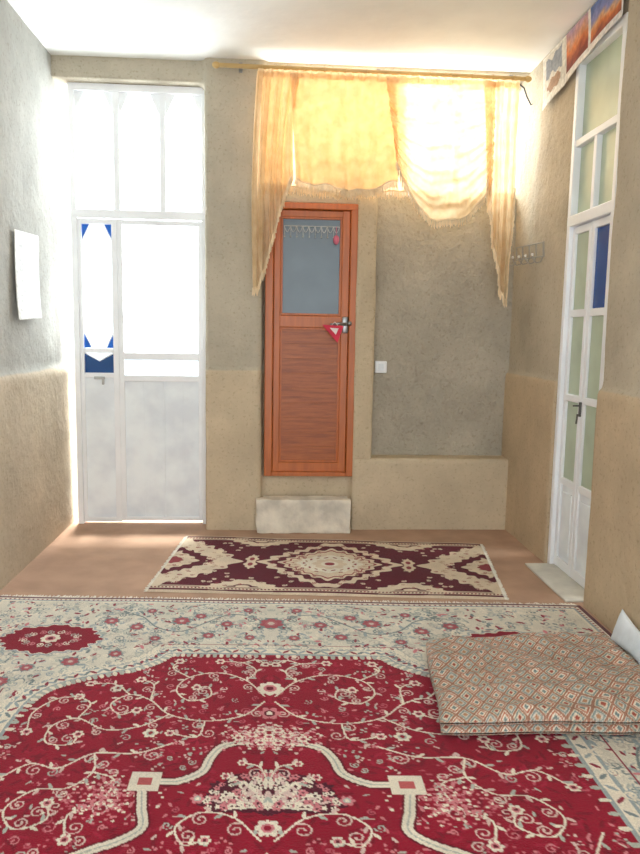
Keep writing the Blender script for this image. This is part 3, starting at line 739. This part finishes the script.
s_=(SS/rw+1)/2; t_=(TT/rh+1)/2
X_=(q0.x*(1-s_)+q1.x*s_)*(1-t_)+(q3.x*(1-s_)+q2.x*s_)*t_; Y_=(q0.y*(1-s_)+q1.y*s_)*(1-t_)+(q3.y*(1-s_)+q2.y*s_)*t_
Z_=np.full_like(X_,.010)+.002*np.sin(X_*9+Y_*5)
Z_[0,:]=.001; Z_[-1,:]=.001; Z_[:,0]=.001; Z_[:,-1]=.001
rn=thing('rug',((q0.x+q2.x)/2,(q0.y+q2.y)/2,0),'small maroon and cream rug lying before the step and back wall','rug')
link('pile',gridmesh('pile',X_,Y_,Z_,col2),m_rug,rn,True)
for a,b_,dr in ((q0,q3,-1),(q1,q2,1)):
    mb=MB()
    for k in range(150):
        p=a.lerp(b_,k/149)+Vector((0,0,.005)); mb.tube([p,p+Vector((dr*random.uniform(.012,.025),random.uniform(-.008,.008),-.003))],[.003,.002],4)
    obj('fringe',mb,m_frg,rn)

# ---------------------------------------------------------------- quilt
A=fl(441,745); Dq=fl(427,638,.10); Cq=fl(604,630,.10); B=Vector((Cq.x+.0,A.y-.02,0))
def quiltcol(u,v):
    p=.064
    a=(u*1.05+v)/p; b_=(u*1.05-v)/p
    ia,ib=np.floor(a),np.floor(b_); fa,fb=abs(a-ia-.5)*2,abs(b_-ib-.5)*2
    d=np.maximum(fa,fb); par=((ia+ib)%3).astype(int)
    c=np.zeros(u.shape+(3,)); base=np.array([(206,192,168),(216,204,184),(194,186,170)],float)[par]; c[:]=base
    c[d>.84]=(156,112,92)
    mk=(d<.72)&(d>.50); c[mk]=np.array([(124,138,134),(176,112,90),(130,142,138)],float)[par][mk]
    mk=(d<.28); c[mk]=np.array([(158,80,66),(116,130,128),(178,130,98)],float)[par][mk]
    n_=rng.normal(0,8,u.shape)[...,None]; return lin(np.clip(c+n_,0,255))
m_quilt=vcol('quilt_cotton',.85,.25,300,.1)
nu,nv=340,260
def qmesh(zb,th,seed,ofs,crump,fx=.07,fy=.13,flat=.40):
    s2,t2=np.meshgrid(np.linspace(0,1,nu),np.linspace(0,1,nv))
    ex=np.minimum(np.minimum(s2,1-s2)/fx,1); ey=np.minimum(np.minimum(t2,1-t2)/fy,1)
    e=np.sqrt(1-(1-ex)**2)*np.sqrt(1-(1-ey)**2)
    x=(A.x*(1-s2)+B.x*s2)*(1-t2)+(Dq.x*(1-s2)+Cq.x*s2)*t2+ofs[0]; y=(A.y*(1-s2)+B.y*s2)*(1-t2)+(Dq.y*(1-s2)+Cq.y*s2)*t2+ofs[1]
    xr,yr=x.ravel(),y.ravel()
    N=np.array([noise.fractal(Vector((a_*2.4+seed,b_*3.4,seed)),.9,2.0,3) for a_,b_ in zip(xr,yr)]).reshape(x.shape)
    N2=np.array([1-abs(noise.noise(Vector((a_*5+b_*5+seed,b_*8-a_*3,seed))))*2.2 for a_,b_ in zip(xr,yr)]).reshape(x.shape)
    N3=np.array([noise.noise(Vector((a_*13+seed,b_*16,seed))) for a_,b_ in zip(xr,yr)]).reshape(x.shape)
    W1=np.array([noise.noise(Vector((a_*3.5+9,b_*3.5,4.7))) for a_,b_ in zip(xr,yr)]).reshape(x.shape)
    W2=np.array([noise.noise(Vector((a_*3.5,b_*3.5+7,7.7))) for a_,b_ in zip(xr,yr)]).reshape(x.shape)
    e0=.5*th*e
    d0=np.diff(e0,axis=0,prepend=e0[:1]); dy=np.diff(y,axis=0,prepend=y[:1]); vl=np.cumsum(np.sqrt(d0**2+dy**2),0)
    d1_=np.diff(e0,axis=1,prepend=e0[:,:1]); dx=np.diff(x,axis=1,prepend=x[:,:1]); ul=np.cumsum(np.sqrt(d1_**2+dx**2),1)
    ul=ul-ul[:,nu//2:nu//2+1]; vl=vl-vl[nv//2:nv//2+1,:]
    x=x+.016*W1; y=y+.009*W2
    zt_=zb+th*(flat+(1-flat)*e)*(1+.12*W1)+crump*(.026*N*e+.030*(N2-.4)*e+.008*N3*e); zl=zb+th*flat*(1-e)
    zt_=np.maximum(zt_,zl+.004)
    X=np.concatenate([x,x[::-1]],0); Y=np.concatenate([y,y[::-1]],0); Z=np.concatenate([zt_,zl[::-1]],0)
    c=quiltcol(ul+.03*W2+.012*N,vl+.025*W1+.012*N2); cc=np.concatenate([c,c[::-1]],0)
    return gridmesh('fold',X,Y,Z,cc)
qt=thing('quilt',((A.x+Cq.x)/2,(A.y+Cq.y)/2,.016),'folded quilt with beige and rust diamond print lying on the crimson rug','quilt')
link('lower_fold',qmesh(.017,.048,2.1,(.002,.006),.10,.06,.10),m_quilt,qt,True)
link('upper_fold',qmesh(.050,.060,4.7,(-.004,.004),.75),m_quilt,qt,True)

# pale pillow by the wall
m_pil=pbr('pale_cotton',C4(222,228,232),.85,0,.06,14,.3,120)
py0,py1=Cq.y-.26,Cq.y+.08
s2,t2=np.meshgrid(np.linspace(0,1,50),np.linspace(0,1,60))
a,b_=(2*s2-1),(2*t2-1)
bul=np.clip((1-a**4)*(1-b_**4),0,1)**.5
base=Vector((XRN-.100,0,.035)); upv=Vector((.045,0,.09))
X=base.x+upv.x*t2; Z=base.z+upv.z*t2+.02*b_*a**2+.02*a*t2*-1; Y=py1-(py1-py0)*s2
nx,nz=-.9,.4
Xf=X+nx*.020*bul; Zf=Z+nz*.02*bul; Xb=X-nx*.015*bul; Zb=Z-nz*.015*bul
me=gridmesh('pillow',np.concatenate([Xf,Xb[::-1]],0),np.concatenate([Y,Y[::-1]],0),np.concatenate([Zf,Zb[::-1]],0))
tag(link('pillow',me,m_pil,None,True),'pale blue white pillow wedged between the right wall and the folded quilt','pillow')

# ---------------------------------------------------------------- light
w=bpy.data.worlds.new('sky'); S.world=w; w.use_nodes=True
bg=w.node_tree.nodes['Background']; bg.inputs[0].default_value=(.90,.96,1,1); bg.inputs[1].default_value=4.4
def area(name,loc,rot,sx_,sy_,P_,col):
    l=bpy.data.lights.new(name,'AREA'); l.shape='RECTANGLE'; l.size=sx_; l.size_y=sy_; l.energy=P_; l.color=col
    o=bpy.data.objects.new(name,l); COL.objects.link(o); o.location=loc; o.rotation_euler=rot; return o
area('window_daylight',((wl+wr)/2,D+.75,(w0+w1)/2+.2),(R(-90),0,0),1.9,.9,125,(1,.95,.87))
area('door_daylight',((lx+rx)/2,D+.8,2.0),(R(-76),0,0),1.1,2.4,160,(.95,.98,1))
sl=bpy.data.lights.new('sun','SUN'); sl.energy=12.0; sl.angle=R(7); sl.color=(1,.97,.90)
so=bpy.data.objects.new('sun',sl); COL.objects.link(so); so.location=(0,D+4,8); so.rotation_euler=(R(-15),0,0)
